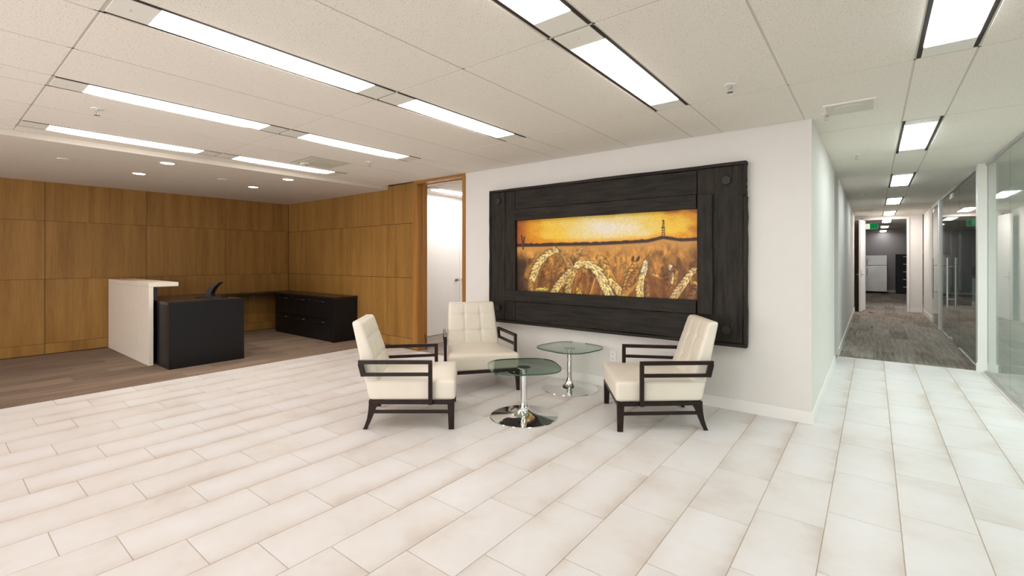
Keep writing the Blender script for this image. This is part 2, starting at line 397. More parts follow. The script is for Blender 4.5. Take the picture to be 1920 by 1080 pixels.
# shell out of frame
struct('wall_front', MB().box(-9.75, -5.15, 0, 5.3, -5.0, H), M['wall'])
struct('wall_glass_room', MB().box(5.2, -5, 0, 5.3, 25.7, H), M['wall'])
struct('wall_glass_room_end', MB().box(1.135, 8.19, 0, 5.2, 8.29, H), M['wall'])
bb('baseboard_glass_room', MB().box(1.135, 8.176, 0, 5.2, 8.19, .107))
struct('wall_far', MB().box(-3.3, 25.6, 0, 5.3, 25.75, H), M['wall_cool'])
bb('baseboard_far', MB().box(-3.2, 25.585, 0, 5.2, 25.6, .1))
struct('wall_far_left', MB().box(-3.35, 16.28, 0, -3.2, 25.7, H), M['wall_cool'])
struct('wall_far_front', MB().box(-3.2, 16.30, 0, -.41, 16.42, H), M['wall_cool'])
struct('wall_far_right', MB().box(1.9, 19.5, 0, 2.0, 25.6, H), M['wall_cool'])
struct('wall_store_right', MB().box(-4.457, 7.62, 0, -4.38, 9.2, H), M['wall'])
struct('wall_store_end', MB().box(-6.5, 9.2, 0, -4.38, 9.3, H), M['wall'])
ws = struct('wall_store_left', MB().box(-6.5, 4.91, 0, -6.4, 9.2, H), M['wall'])

# double doors seen in the store room
for i, (ya, yb, yk, tx) in enumerate(((5.57, 6.487, 6.40, 'white flush door leaf with silver knob, left one seen through the oak framed opening'),
                                  (6.493, 7.41, 6.58, 'white flush door leaf with silver knob, right one half cut off by the oak frame'))):
    e = empty('door_leaf', (-6.4, (ya+yb)/2, 0), 0, tx, 'door')
    h = (yb-ya)/2
    MB().box(.002, -h, .01, .04, h, 2.55).build('leaf', M['white_door'], e, bevel=.002)
    kn = MB(); kn.lathe([(.036, 0), (.036, .007), (.014, .012), (.014, .034), (.028, .040), (.036, .056), (.028, .072), (.008, .077)], seg=20)
    kn.v = [(.04+z, y, x) for x, y, z in kn.v]
    ko = kn.build('knob', M['steel'], e, smooth=True); ko.location = (0, yk-(ya+yb)/2, 1.02)

# ------------------------------------------------------------------ ceiling
ceil = struct('ceiling', MB().box(-9.75, -5.15, H+.03, 5.3, 25.75, H+.12), M['drywall'])
BX = [.335, -1.257, -2.812, -4.355, -5.905]
YL = [-5.0, -4.17, -2.6, -1.03, .54, 2.11, 3.68, 5.25, 6.82, 8.39, 9.96, 11.53, 13.10, 14.67, 16.24, 17.81, 19.38, 20.95, 22.52, 24.09, 25.6]
HB = .137
fix_bays = set()
FX = []                                   # (bay centre, y index, kind, label)
def addfix(ci, yi, kind, label): FX.append((BX[ci], YL[yi], kind, label)); fix_bays.add((ci, yi))
addfix(2, 4, 'r', 'long glowing strip ceiling light nearest the top left corner')
addfix(2, 5, 'r', 'glowing strip ceiling light above and left of the picture, following the top-left long one')
addfix(3, 4, 'r', 'glowing strip ceiling light in the middle row at far left, beside the sprinkler')
addfix(3, 5, 'r', 'glowing strip ceiling light in the middle row, right half, above the oak door frame')
addfix(4, 4, 'r', 'glowing strip ceiling light beside the soffit edge, left of the two')
addfix(4, 5, 'r', 'glowing strip ceiling light beside the soffit edge next to the square air diffuser')
addfix(1, 4, 'r', 'glowing ceiling light cut off by the top edge above the picture')
addfix(1, 5, 'r', 'wide glowing strip ceiling light over the chairs in front of the picture wall')
addfix(0, 5, 'c', 'large glowing ceiling light with black side slots at the top right')
addfix(0, 7, 'c', 'glowing square-looking ceiling light over the corridor mouth, second of the corridor row')
addfix(0, 9, 'c', 'small glowing corridor ceiling light, third of the row from the room')
addfix(0, 11, 'c', 'small glowing corridor ceiling light, fourth of the row from the room')
addfix(0, 13, 'w', 'tiny glowing corridor ceiling light just before the end doorway')
addfix(0, 15, 'f', 'tiny glowing ceiling light first beyond the end doorway')
addfix(0, 17, 'f', 'tiny glowing ceiling light second beyond the end doorway')
addfix(0, 19, 'f', 'tiny glowing ceiling light farthest away in the room with the fridge')
tile_mesh = {}
def ceil_tile(xa, xb, ya, yb):
    if xb-xa < .03 or yb-ya < .03: return
    key = (round(xb-xa, 3), round(yb-ya, 3))
    if key not in tile_mesh:
        w, l = key; a = .006
        mb = MB(); mb.hexa([(a,a,-.004),(w-a,a,-.004),(w-a,l-a,-.004),(a,l-a,-.004),(a*.4,a*.4,.012),(w-a*.4,a*.4,.012),(w-a*.4,l-a*.4,.012),(a*.4,l-a*.4,.012)])
        tile_mesh[key] = mb.mesh('ceiling_tile'); tile_mesh[key].materials.append(M['ceil'])
    o = bpy.data.objects.new('ceiling_tile', tile_mesh[key]); CO.objects.link(o); o.parent = ceil; o.location = (xa, ya, H)
bar = lambda x0, y0, x1, y1: MB().box(x0, y0, H-.002, x1, y1, H+.03).build('grid_bar', M['grid'], ceil)
# reception + corridor: cells [xa, xb, bay index or None]
cells = []
xr = 1.115
for i, c in enumerate(BX):
    cells.append((c-HB, c+HB, i))
    nxt = BX[i+1]+HB if i+1 < len(BX) else None
    if nxt is not None:
        m_ = (nxt+c-HB)/2; cells += [(m_, c-HB, None), (nxt, m_, None)]
cells += [(BX[0]+HB, xr, None), (-6.28, BX[4]-HB, None)]
for yi in range(0, len(YL)-1):
    ya, yb = YL[yi], YL[yi+1]
    for xa, xb, ci in cells:
        if (ci, yi) in fix_bays: continue
        y1 = yb
        if ya >= 5.2 and xb < -.44: continue                       # only the corridor and the far room go on
        x0 = max(xa, -.449) if ya >= 3.6 and False else xa
        if YL[yi] == 3.68 and xb < -.44: y1 = 4.668
        ceil_tile(x0, xb, ya, y1)
# bars across (along X)
for yi, y in enumerate(YL[1:-1]):
    w = .024 if abs(y-.54) < .01 else .007
    x0 = -6.28 if y < 5 else -.449
    bar(x0, y-w, xr, y+w)
for xa, xb, ci in cells:
    y0, y1 = -5.0, (4.668 if xb < -.44 else 25.6)
    w = .007
    if ci == 0: bar(xa-.012, y0, xa+.006, y1); bar(xb-.006, y0, xb+.012, y1)
    elif ci is not None: bar(xa-w, y0, xa+w, y1); bar(xb-w, y0, xb+w, y1)
for i in range(4):
    m_ = (BX[i+1]+HB+BX[i]-HB)/2; bar(m_-.007, -5, m_+.007, 4.668 if i else 5.25 if False else 4.668)
struct('ceiling_soffit', MB().box(-9.75, -5, 2.547, -6.28, 4.74, H+.03), M['drywall'])
struct('trim_4', MB().box(-6.30, -5, H-.004, -6.262, 4.74, H+.03), M['grid'])
struct('ceiling_far_side', MB().box(-3.2, 16.42, H-.002, -.45, 25.6, H+.029).box(1.12, 8.3, H-.002, 5.2, 25.6, H+.029)
       .box(1.13, -5, H-.002, 5.2, 8.19, H+.029).box(-3.2, 7.62, H-.002, -.45, 8.26, H+.029), M['drywall'])
# store room ceiling with its own bars and a strip light
cs = struct('ceiling_store', MB().box(-6.4, 4.9, H+.012, -4.457, 9.2, H+.029), M['drywall'])
for ya, yb in ((4.9, 5.25), (5.25, 6.82), (6.82, 8.39)):
    for xa, xb in ((-6.38, -6.042), (-5.768, -5.13), (-5.13, -4.47)):
        w, l = xb-xa, yb-ya
        MB().box(xa+.006, ya+.006, H-.002, xb-.006, yb-.006, H+.012).build('ceiling_tile', M['ceil'], cs)
FX.append((BX[4], 5.25, 's', 'strip ceiling light inside the store room seen through the oak framed opening'))

def fixture(cx, y0, kind, label):
    e = empty('ceiling_light', (cx, y0+.785, H), 0, label, 'ceiling light', 'strip ceiling lights')
    l, w = .772, .110
    hx = .132
    MB().box(-hx, -l, -.0035, -w-.002, l, .024).build('slot', M['dark_slot'], e)
    MB().box(w+.002, -l, -.0035, hx, l, .024).build('slot', M['dark_slot'], e)
    MB().box(-w, -l, -.006, w, -.605, .026).build('end_plate', M['fix'], e, bevel=.001)
    MB().box(-w, .605, -.006, w, l, .026).build('end_plate', M['fix'], e, bevel=.001)
    MB().lathe([(.006, -.010), (.007, -.006)], 0, -.70, seg=10).build('indicator', M['vent'], e)
    lm = MB(); nx, ny = 8, 8
    a, b = .106, .604
    for j in range(ny+1):
        v = -1+2*j/ny
        for i in range(nx+1):
            u = -1+2*i/nx
            lm.v.append((a*u, b*v, -.006-.020*(1-u**4)*(1-v**6)))
    for j in range(ny):
        for i in range(nx):
            n = j*(nx+1)+i; lm.f.append((n, n+nx+1, n+nx+2, n+1))
    lo = link('lens', bpy.data.meshes.new('lens'), None, e)
    lo.data.from_pydata(lm.v, [], lm.f); lo.data.materials.append(M['lens_'+kind])
    for p in lo.data.polygons: p.use_smooth = True
    # make the lens face down into the room
    bm = bmesh.new(); bm.from_mesh(lo.data)
    for f in bm.faces:
        if f.normal.z > 0: f.normal_flip()
    bm.to_mesh(lo.data); bm.free()
    return e
for f in FX: fixture(*f)

# downlights and blank discs in the soffit
for (x, y), tx in zip(((-7.70, 1.806), (-6.60, 1.817), (-7.70, 3.244), (-6.58, 3.243)),
        ('round glowing downlight in the soffit, leftmost one near the oak wall', 'round glowing downlight in the soffit, left one nearer the strip lights',
         'round glowing downlight in the soffit, right one nearer the oak wall', 'round glowing downlight in the soffit, rightmost one above the credenza')):
    e = empty('downlight', (x, y, 2.547), 0, tx, 'downlight', 'downlights in the soffit')
    MB().lathe([(.078, 0), (.082, -.004), (.074, -.006), (.068, -.002)], seg=28).build('trim_ring', M['fix'], e, smooth=True)
    d = MB().lathe([(.067, -.002), (.06, -.006), (.03, -.009)], seg=24).build('lens', M['down'], e)
    sp = bpy.data.lights.new('downlight_lamp', 'SPOT'); sp.energy = 26; sp.spot_size = math.radians(125); sp.spot_blend = .7
    sp.color = (1, .93, .80); sp.shadow_soft_size = .06
    so = bpy.data.objects.new('downlight_lamp', sp); CO.objects.link(so); so.location = (x, y, 2.52)
for (x, y), tx in zip(((-7.26, 1.02), (-7.32, 2.67)), ('flat white blank disc in the soffit at the far left', 'flat white blank disc in the soffit between the downlights')):
    MB().lathe([(.062, 2.547), (.060, 2.541), (.02, 2.539)], x, y, seg=24).build('cover_disc', M['fix'], None, smooth=True, label=tx, cat='cover plate')

# sprinklers
SP = [((-.773, 3.425), 'pendant sprinkler head right of the wide ceiling light over the picture'),
      ((-4.864, .873), 'pendant sprinkler head at the far left between two strip lights'),
      ((-4.876, 3.40), 'pendant sprinkler head above the right oak wall'),
      ((-.30, 4.60), 'small sprinkler head beside the square diffuser at the corridor mouth'),
      ((-.144, 6.58), 'small sprinkler head in the corridor ceiling, left of the second light'),
      ((-.151, 10.48), 'tiny sprinkler head deep in the corridor ceiling')]
sp0 = None
for (x, y), tx in SP:
    if sp0 is None:
        sp0 = empty('sprinkler', (x, y, H), 0, tx, 'sprinkler', 'pendant sprinkler heads')
        MB().lathe([(.040, -.004), (.038, -.009), (.018, -.012)], seg=20).build('escutcheon', M['fix'], sp0, smooth=True)
        MB().lathe([(.010, -.010), (.010, -.03), (.006, -.034)], seg=12).box(-.016, -.003, -.050, -.012, .003, -.020).box(.012, -.003, -.050, .016, .003, -.020).box(-.016, -.003, -.053, .016, .003, -.049).build('frame', M['steel'], sp0)
        MB().lathe([(.020, -.057), (.020, -.054), (.004, -.052)], seg=14).build('deflector', M['steel'], sp0)
    else: copy_tree(sp0, (x, y, H), 0, tx)
# air diffusers
e = empty('air_diffuser', (-.146, 4.50, H), 0, 'square white air diffuser with round centre near the corridor mouth', 'air diffuser')
MB().box(-.165, -.165, -.014, .165, -.15, -.004).box(-.165, .15, -.014, .165, .165, -.004).box(-.165, -.15, -.014, -.15, .15, -.004).box(.15, -.15, -.014, .165, .15, -.004).build('frame', M['fix'], e)
MB().hexa([(-.15,-.15,-.013),(.15,-.15,-.013),(.15,.15,-.013),(-.15,.15,-.013),(-.15,-.15,-.004),(.15,-.15,-.004),(.15,.15,-.004),(-.15,.15,-.004)]).build('face_plate', M['vent'], e)
MB().lathe([(.105, -.013), (.100, -.019), (.03, -.022)], seg=32).build('round_cone', M['vent'], e, smooth=True)
e = empty('air_diffuser', (-5.40, 3.05, H), 0, 'square grey air diffuser beside the last strip light near the soffit', 'air diffuser')
for i, s in enumerate((.27, .20, .13)):
    MB().prism([(-s,-s),(s,-s),(s,s),(-s,s)], -.008-.004*i, -.004-.004*i).build('louvre', M['vent'], e, bevel=.002)
e = empty('smoke_detector', (-5.52, 2.93, H-.017), 0, 'clear domed detector hanging at the square diffuser near the soffit', 'detector')
MB().lathe([(.055, 0), (.055, -.012), (.045, -.016)], seg=24).build('base', M['fix'], e, smooth=True)
MB().lathe([(.045, -.016), (.044, -.04), (.030, -.058), (.008, -.064)], seg=24).build('dome', M['clear'], e, smooth=True)
e = empty('ceiling_speaker', (-.14, 14.2, H), 0, 'flat rectangular grille in the corridor ceiling near the end doorway', 'ceiling grille')
MB().box(-.16, -.25, -.014, .16, .25, -.004).build('frame', M['fix'], e, bevel=.003)
MB().box(-.13, -.22, -.017, .13, .22, -.014).build('grille', M['vent'], e)

# ------------------------------------------------------------------ glass walls
w1 = struct('window_1', MB().box(1.105, -5, .0, 1.135, 8.165, .03).box(1.105, -5, H-.035, 1.135, 8.165, H-.004), M['steel'])
yy = [-4.99, -3.35, -1.63, .09, 1.81, 3.53, 5.25, 6.97, 8.163]
for i in range(8):
    MB().box(1.116, yy[i]+.003, .031, 1.126, yy[i+1]-.003, H-.036).build('pane', M['glass_wall'], w1)
w2 = struct('window_2', MB().box(1.045, 8.302, 0, 1.075, 9.95, .03).box(1.045, 8.302, H-.05, 1.075, 12.418, H-.004).box(1.045, 11.02, 0, 1.075, 12.418, .03), M['steel'])
MB().box(1.055, 8.305, .031, 1.065, 9.94, H-.052).build('pane', M['glass_wall'], w2)
MB().box(1.055, 11.03, .031, 1.065, 12.415, H-.052).build('pane', M['glass_wall'], w2)
def glass_door(y0, y1, yh, tx):
    e = empty('glass_door', (1.06, (y0+y1)/2, .004), 0, tx, 'glass door', 'frameless glass doors of the corridor')
    h = (y1-y0)/2
    MB().box(-.006, -h, .012, .006, h, 2.50).build('pane', M['glass_wall'], e)
    MB().box(-.012, h-.30, 2.44, .012, h, 2.52).build('patch_fitting', M['trim'], e, bevel=.002)
    MB().box(-.012, h-.16, .008, .012, h, .06).build('patch_fitting', M['steel'], e, bevel=.002)
    for sx in (-1, 1):
        hb = MB().tube([(sx*.055, yh-(y0+y1)/2, .57), (sx*.055, yh-(y0+y1)/2, 1.43)], .016, 12)
        hn = hb.build('pull_handle', M['steel'], e, smooth=True)
        for z in (.72, 1.28):
            MB().tube([(sx*.006, yh-(y0+y1)/2, z), (sx*.050, yh-(y0+y1)/2, z)], .009, 8).build('standoff', M['steel'], hn, smooth=True)
    return e
glass_door(9.96, 11.0, 10.85, 'frameless glass door with long steel pull handle, nearer of the two in the corridor')
glass_door(12.66, 13.9, 13.3, 'frameless glass door with long steel pull handle, farther one beyond the white post')
struct('trim_5', MB().box(1.035, 12.61, 2.53, 1.09, 13.99, H), M['trim'])

# ------------------------------------------------------------------ end door leaf, exit sign, far room
a_, b_ = Vector((-.30, 15.45, 0)), Vector((-.205, 16.22, 0)); dv = (b_-a_); ang = math.atan2(dv.y, dv.x)
e = empty('door_leaf', tuple(a_)[:2]+(.004,), ang, 'white door leaf standing open at the end of the corridor', 'door')
MB().box(0, -.04, .01, dv.length, 0, 2.47).build('leaf', M['white_door'], e, bevel=.002)
for sy, yb in ((-1, -.04), (1, 0)):
    lv = MB().box(.04, min(yb, yb+sy*.008), .92, .09, max(yb, yb+sy*.008), 1.12).build('lock_plate', M['steel'], e)
    MB().tube([(.065, yb+sy*.004, 1.0), (.065, yb+sy*.05, 1.0), (.17, yb+sy*.055, 1.0)], .009, 8).build('lever', M['steel'], lv, smooth=True)
MB().prism([(-.09, .004), (.06, .004), (-.09, .05)], 15.30, 15.38, 'y').build('door_wedge', M['brown'], None, label='small brown door wedge on the carpet under the open end door', cat='door wedge')
e = empty('exit_sign', (-.03, 17.4, 2.30), 0, 'green illuminated exit sign hanging inside the end doorway', 'sign')
MB().box(-.15, -.02, 0, .15, .02, .18).build('housing', M['plastic'], e, bevel=.003)
MB().box(-.04, -.0225, .012, .142, -.0205, .168).build('green_face', M['green'], e)
MB().box(-.142, -.0225, .012, -.045, -.0205, .168).build('pale_face', M['green_white'], e)
MB().tube([(0, 0, .18), (0, 0, H-2.30)], .008, 8).build('stem', M['steel'], e)

e = empty('refrigerator', (.105, 24.95, .004), 0, 'stainless steel two-door refrigerator in the far room at the corridor end', 'refrigerator')
MB().box(-.355, -.30, .03, .355, .36, 1.58).build('cabinet', M['black'], e, bevel=.01)
MB().box(-.355, -.37, 1.16, .355, -.305, 1.585).build('freezer_door', M['fridge'], e, bevel=.012)
MB().box(-.355, -.37, .07, .355, -.305, 1.15).build('fridge_door', M['fridge'], e, bevel=.012)
for z0, z1 in ((1.2, 1.45), (.75, 1.1)):
    MB().tube([(-.30, -.372, z0), (-.30, -.41, z0+.03), (-.30, -.41, z1-.03), (-.30, -.372, z1)], .011, 8).build('handle', M['steel'], e, smooth=True)
MB().box(-.33, -.29, 0, .33, .3, .03).build('foot_rail', M['black'], e)
e = empty('filing_cabinet', (1.16, 24.95, .004), 0, 'tall navy five-drawer filing cabinet beside the refrigerator', 'cabinet')
MB().box(-.42, -.25, 0, .42, .25, 1.62).build('body', M['navy'], e, bevel=.004)
for k in range(5):
    d = MB().box(-.405, -.268, .05+.31*k, .405, -.251, .345+.31*k).build('drawer', M['navy'], e, bevel=.003)
    MB().box(-.19, -.29, .27+.31*k, .19, -.269, .295+.31*k).build('handle', M['steel'], d)
# office seen through the corridor glass
e = empty('desk', (2.95, 22.3, .004), 0, 'grey office desk with side panels seen through the corridor glass', 'desk')
MB().box(-.55, -.35, .72, .8, .35, .755).build('top', M['grey_lam'], e, bevel=.003)
MB().box(-.30, -.33, 0, .8, -.30, .72).build('modesty_panel', M['grey_lam'], e)
MB().box(-.52, -.33, 0, -.49, .33, .72).build('leg', M['grey_lam'], e)
MB().box(.76, -.33, 0, .79, .33, .72).build('leg', M['grey_lam'], e)
e = empty('monitor', (2.90, 22.2, .759), 0, 'small black monitor on the grey desk behind the corridor glass', 'monitor')
MB().box(-.12, -.08, 0, .12, .08, .012).build('stand', M['black'], e); MB().box(-.02, -.01, .012, .02, .02, .12).build('neck', M['black'], e)
MB().box(-.25, -.03, .09, .25, .0, .42).build('screen', M['black'], e, bevel=.004)
MB().box(1.95, 19.6, .004, 2.35, 20.2, H-.01).build('column', M['grey_lam'], None, label='tall dark column inside the office behind the corridor glass', cat='column')

# ------------------------------------------------------------------ reception furniture
rc = empty('reception_counter', (-7.5, 1.86, .004), 0, 'white L-shaped transaction counter with overhanging top at the reception', 'counter')
MB().box(-2.095, 0, 0, 0, .05, 1.035).build('front_panel', M['counter'], rc, bevel=.002)
MB().box(-2.095, 0, 1.036, 0, .33, 1.09).build('counter_top', M['counter'], rc, bevel=.002)
MB().box(-2.05, .052, .86, -.02, .095, 1.034).build('riser_panel', M['navy'], rc)
dk = empty('reception_desk', (-7.03, 1.95, .004), 0, 'black reception desk with solid end panel behind the white counter', 'desk')
MB().box(-.03, 0, 0, 0, .89, .852).build('end_panel', M['black'], dk, bevel=.002)
MB().box(-1.50, 0, .815, -.031, .89, .850).build('desktop', M['black_wood'], dk, bevel=.002)
MB().box(-1.50, 0, 0, -.031, .025, .814).build('side_panel', M['black'], dk, bevel=.002)
MB().box(-1.50, .03, 0, -1.47, .88, .814).build('rear_panel', M['black'], dk)
wt = MB().box(-9.598, 2.20, .735, -9.25, 4.275, .765).build('back_worktop', M['black_wood'], None, bevel=.002, label='long narrow dark worktop along the left oak wall behind the desk', cat='worktop')
MB().box(-9.598, 2.20, .004, -9.27, 2.23, .734).build('support_panel', M['black_wood'], wt)
cr = empty('credenza', (-9.2, 4.285, .004), 0, 'low black credenza with six drawers against the right oak wall', 'credenza')
MB().box(.0, .02, .0, 2.07, .445, .730).build('carcass', M['black'], cr, bevel=.002)
MB().box(-.39, -.005, .7315, 2.08, .445, .765).build('top', M['black_wood'], cr, bevel=.002)
MB().box(1.97, .0, .0, 2.072, .019, .7305).build('end_stile', M['black'], cr)
for xa, xb in ((.005, .645), (.652, 1.275), (1.285, 1.962)):
    for za, zb in ((.02, .372), (.380, .722)):
        d = MB().box(xa, 0, za, xb, .019, zb).build('drawer', M['black'], cr, bevel=.002)
        c = (xa+xb)/2
        MB().tube([(c-.15, 0, zb-.05), (c-.13, -.03, zb-.05), (c+.13, -.03, zb-.05), (c+.15, 0, zb-.05)], .006, 8).build('handle', M['dark_steel'], d, smooth=True)
for x, z in ((.648, .70), (1.28, .69)):
    MB().box(x-.003, -.004, z-.012, x+.003, .0, z+.012).build('lock', M['steel'], cr)
MB().box(1.277, .004, .385, 1.283, .012, .72).build('divider_strip', M['steel'], cr)
# curved black device on the desk
e = empty('desk_device', (-7.55, 2.60, .8545), YAW, 'black curved stand rising from a wedge base on the reception desk', 'desk stand')
MB().prism([(-.20, 0), (.20, 0), (.20, .012), (-.02, .022), (-.20, .006)], -.08, .08, 'y').build('base', M['black'], e, bevel=.002)
out = [(-.045, .02), (-.035, .075), (-.005, .135), (.045, .175), (.10, .20), (.150, .226), (.156, .218), (.115, .186), (.08, .150), (.045, .10), (.03, .06), (.035, .02)]
MB().prism(out, -.05, .05, 'y').build('curved_blade', M['iron'], e, bevel=.003)
MB().tube([(-5.40, 4.80, .012), (-5.455, 4.83, .10), (-5.484, 4.84, .24)], .006, 8).build('door_holder', M['black'], None, smooth=True, label='thin black rod leaning in the oak door frame near the floor', cat='rod')

# ------------------------------------------------------------------ big framed picture
YF = 4.668
pf = empty('framed_picture', (-2.425, YF, 0), 0, 'huge wheat field sunset picture in a rough black timber frame', 'picture')
X = lambda x: x+2.425
def plank(x0, x1, z0, z1, y0, y1, upright, name='plank'):
    mb = MB(); n = 14; L_ = (z1-z0) if upright else (x1-x0)
    r = random.Random(int(x0*97+z0*31+y0*1000))
    ring = []
    for i in range(n+1):
        t = i/n; e0 = r.uniform(-.003, .003) if 0 < i < n else 0; e1 = r.uniform(-.003, .003) if 0 < i < n else 0; yo = r.uniform(-.0015, .0015)
        if upright: z = z0+t*L_; q = [(x0+e0, y0+yo, z), (x1+e1, y0-yo, z), (x1+e1, y1, z), (x0+e0, y1, z)]
        else: x = x0+t*L_; q = [(x, y0+yo, z0+e0), (x, y0-yo, z1+e1), (x, y1, z1+e1), (x, y1, z0+e0)]
        ring.append(q)
    for q in ring: mb.v += q
    for i in range(n):
        for j in range(4): mb.f.append((4*i+j, 4*i+(j+1) % 4, 4*i+4+(j+1) % 4, 4*i+4+j))
    mb.f += [(3, 2, 1, 0), (4*n, 4*n+1, 4*n+2, 4*n+3)]
    return mb.build(name, M['charred_v' if upright else 'charred'], pf, bevel=.003, seg=1)
MB().box(X(-3.93), -.025, .62, X(-.92), 0, 2.275).build('backing_board', M['charred'], pf)
# outer boards
plank(X(-3.535), X(-1.335), 2.03, 2.262, -.070, -.026, False)
plank(X(-3.535), X(-1.335), .635, .880, -.070, -.026, False)
plank(X(-3.925), X(-3.70), .635, 2.262, -.074, -.026, True)
plank(X(-3.695), X(-3.54), .635, 2.262, -.070, -.026, True)
plank(X(-1.330), X(-.930), .635, 2.262, -.074, -.026, True)
# inner boards, one step proud
plank(X(-3.535), X(-1.335), 1.89, 2.026, -.092, -.026, False)
plank(X(-3.69), X(-1.335), .884, 1.013, -.098, -.071, False)
plank(X(-1.322), X(-1.185), .884, 2.02, -.102, -.075, True)
# outer lip
plank(X(-3.955), X(-.900), 2.264, 2.296, -.084, -.004, False, 'edge_strip')
plank(X(-3.955), X(-.900), .600, .632, -.084, -.004, False, 'edge_strip')
plank(X(-3.957), X(-3.928), .634, 2.262, -.082, -.004, True, 'edge_strip')
plank(X(-.927), X(-.898), .634, 1.98, -.082, -.004, True, 'edge_strip')
plank(X(-.927), X(-.905), 1.984, 2.262, -.090, -.004, True, 'edge_strip')
for (bx, bz) in ((-3.80, 2.155), (-1.068, 2.135), (-1.068, .752), (-3.807, .786)):
    hexp = [(X(bx)+.045*math.cos(math.pi/3*i+.3), bz+.045*math.sin(math.pi/3*i+.3)) for i in range(6)]
    MB().prism(hexp, -.094, -.0745, 'y').build('bolt_head', M['iron'], pf, bevel=.004)

# the printed picture: one flat sheet, its print stored as a colour per vertex
def make_print():
    U, V = 620, 245
    x0, x1, z0, z1 = X(-3.536), X(-1.318), 1.000, 1.895
    u, v = np.meshgrid(np.linspace(0, 1, U), np.linspace(0, 1, V))      # v = 0 at the top
    # perspective relation used only to lay the motif out from measured points
    src = [(0, 0), (1, 0), (1, 1), (0, 1)]; dst = [(40, 150), (1865, 45), (1865, 950), (35, 850)]
    A = []; B_ = []
    for (a, b), (c, d) in zip(src, dst):
        A += [[a, b, 1, 0, 0, 0, -c*a, -c*b], [0, 0, 0, a, b, 1, -d*a, -d*b]]; B_ += [c, d]
    hm = np.linalg.solve(np.array(A, float), np.array(B_, float))
    w = hm[6]*u+hm[7]*v+1; px = (hm[0]*u+hm[1]*v+hm[2])/w; py = (hm[3]*u+hm[4]*v+hm[5])/w
    rs = np.random.RandomState(3)
    def noise(sx, sy, seed):
        r = np.random.RandomState(seed); g = r.rand(int(1100/sy)+3, int(2000/sx)+3)
        fx = px/sx; fy = py/sy; ix = fx.astype(int); iy = fy.astype(int); tx = fx-ix; ty = fy-iy
        tx = tx*tx*(3-2*tx); ty = ty*ty*(3-2*ty)
        return (g[iy, ix]*(1-tx)+g[iy, ix+1]*tx)*(1-ty)+(g[iy+1, ix]*(1-tx)+g[iy+1, ix+1]*tx)*ty
    C = lambda *c: np.array(c, float)
    def mix(a, b, t): return a*(1-t[..., None])+b*t[..., None]
    sm = lambda a, b, x: np.clip((x-a)/(b-a), 0, 1)**2*(3-2*np.clip((x-a)/(b-a), 0, 1))
    hz = np.interp(px, [0, 40, 300, 600, 800, 1000, 1200, 1350, 1430, 1500, 1570, 1680, 1865], [388, 386, 384, 378, 376, 368, 358, 350, 332, 316, 326, 342, 334])
    r = np.sqrt(((px-980)/760)**2+((py-235)/200)**2)+(noise(120, 60, 1)-.5)*.25+(noise(45, 25, 2)-.5)*.10
    img = mix(C(238, 226, 205), C(236, 214, 140), sm(.10, .55, r)); img = mix(img, C(240, 196, 66), sm(.45, .85, r))
    img = mix(img, C(222, 150, 34), sm(.85, 1.15, r)); img = mix(img, C(172, 104, 48), sm(1.1, 1.45, r+(noise(90, 60, 5)-.5)*.3))
    low = sm(60, 5, hz-py); img = mix(img, C(235, 150, 40), low*.7)
    le = sm(190, 40, px); img = mix(img, C(150, 72, 30), le*.75)
    # field
    fy = (py-hz)/480
    f = mix(C(204, 152, 84), C(188, 132, 62), sm(0, .3, fy)); f = mix(f, C(136, 88, 40), sm(.3, 1.0, fy))
    n = noise(38, 60, 7)*.5+noise(16, 26, 8)*.3+noise(90, 120, 9)*.4-.6
    f = f*(1+n[..., None]*.95*sm(.02, .35, fy)[..., None])
    f = mix(f, C(92, 54, 26), sm(1300, 1900, px)*sm(.05, .6, fy)*.55)
    f = mix(f, C(58, 38, 30), sm(260, 60, px+(noise(30, 30, 11)-.5)*80)*sm(.15, .4, fy)*.95)
    img = np.where((py > hz)[..., None], f, img)
    band = sm(-14, -2, py-hz+(noise(30, 500, 12)-.5)*10)*sm(34, 16, py-hz); img = mix(img, C(58, 38, 30), band)
    img = mix(img, C(202, 138, 62), sm(16, 30, py-hz)*sm(70, 30, py-hz)*.35)
    # drilling derrick on the horizon
    def poly_line(pts, wd, col, soft=1.5, al=1.):
        nonlocal img
        d = np.full(px.shape, 1e9)
        for (a, b), (c, e_) in zip(pts[:-1], pts[1:]):
            vx, vy = c-a, e_-b; t = np.clip(((px-a)*vx+(py-b)*vy)/(vx*vx+vy*vy+1e-9), 0, 1)
            d = np.minimum(d, np.hypot(px-a-t*vx, py-b-t*vy))
        img = mix(img, C(*col), sm(wd+soft, wd, d)*al)
    K = (60, 40, 28)
    poly_line([(1488, 322), (1500, 155)], 2.2, K); poly_line([(1518, 322), (1508, 155)], 2.2, K); poly_line([(1498, 160), (1510, 160)], 4, K)
    for i in range(7): poly_line([(1490+1.4*i, 305-21*i), (1516-1.2*i, 290-21*i)], 1.4, K); poly_line([(1516-1.2*i, 305-21*i), (1490+1.4*i, 290-21*i)], 1.4, K)
    poly_line([(1484, 228), (1508, 228)], 4, K); poly_line([(1475, 320), (1548, 320)], 6, K)
    poly_line([(85, 300), (95, 380), (100, 430)], 5, (90, 50, 30), 5); poly_line([(112, 315), (103, 380)], 5, (90, 50, 30), 5)
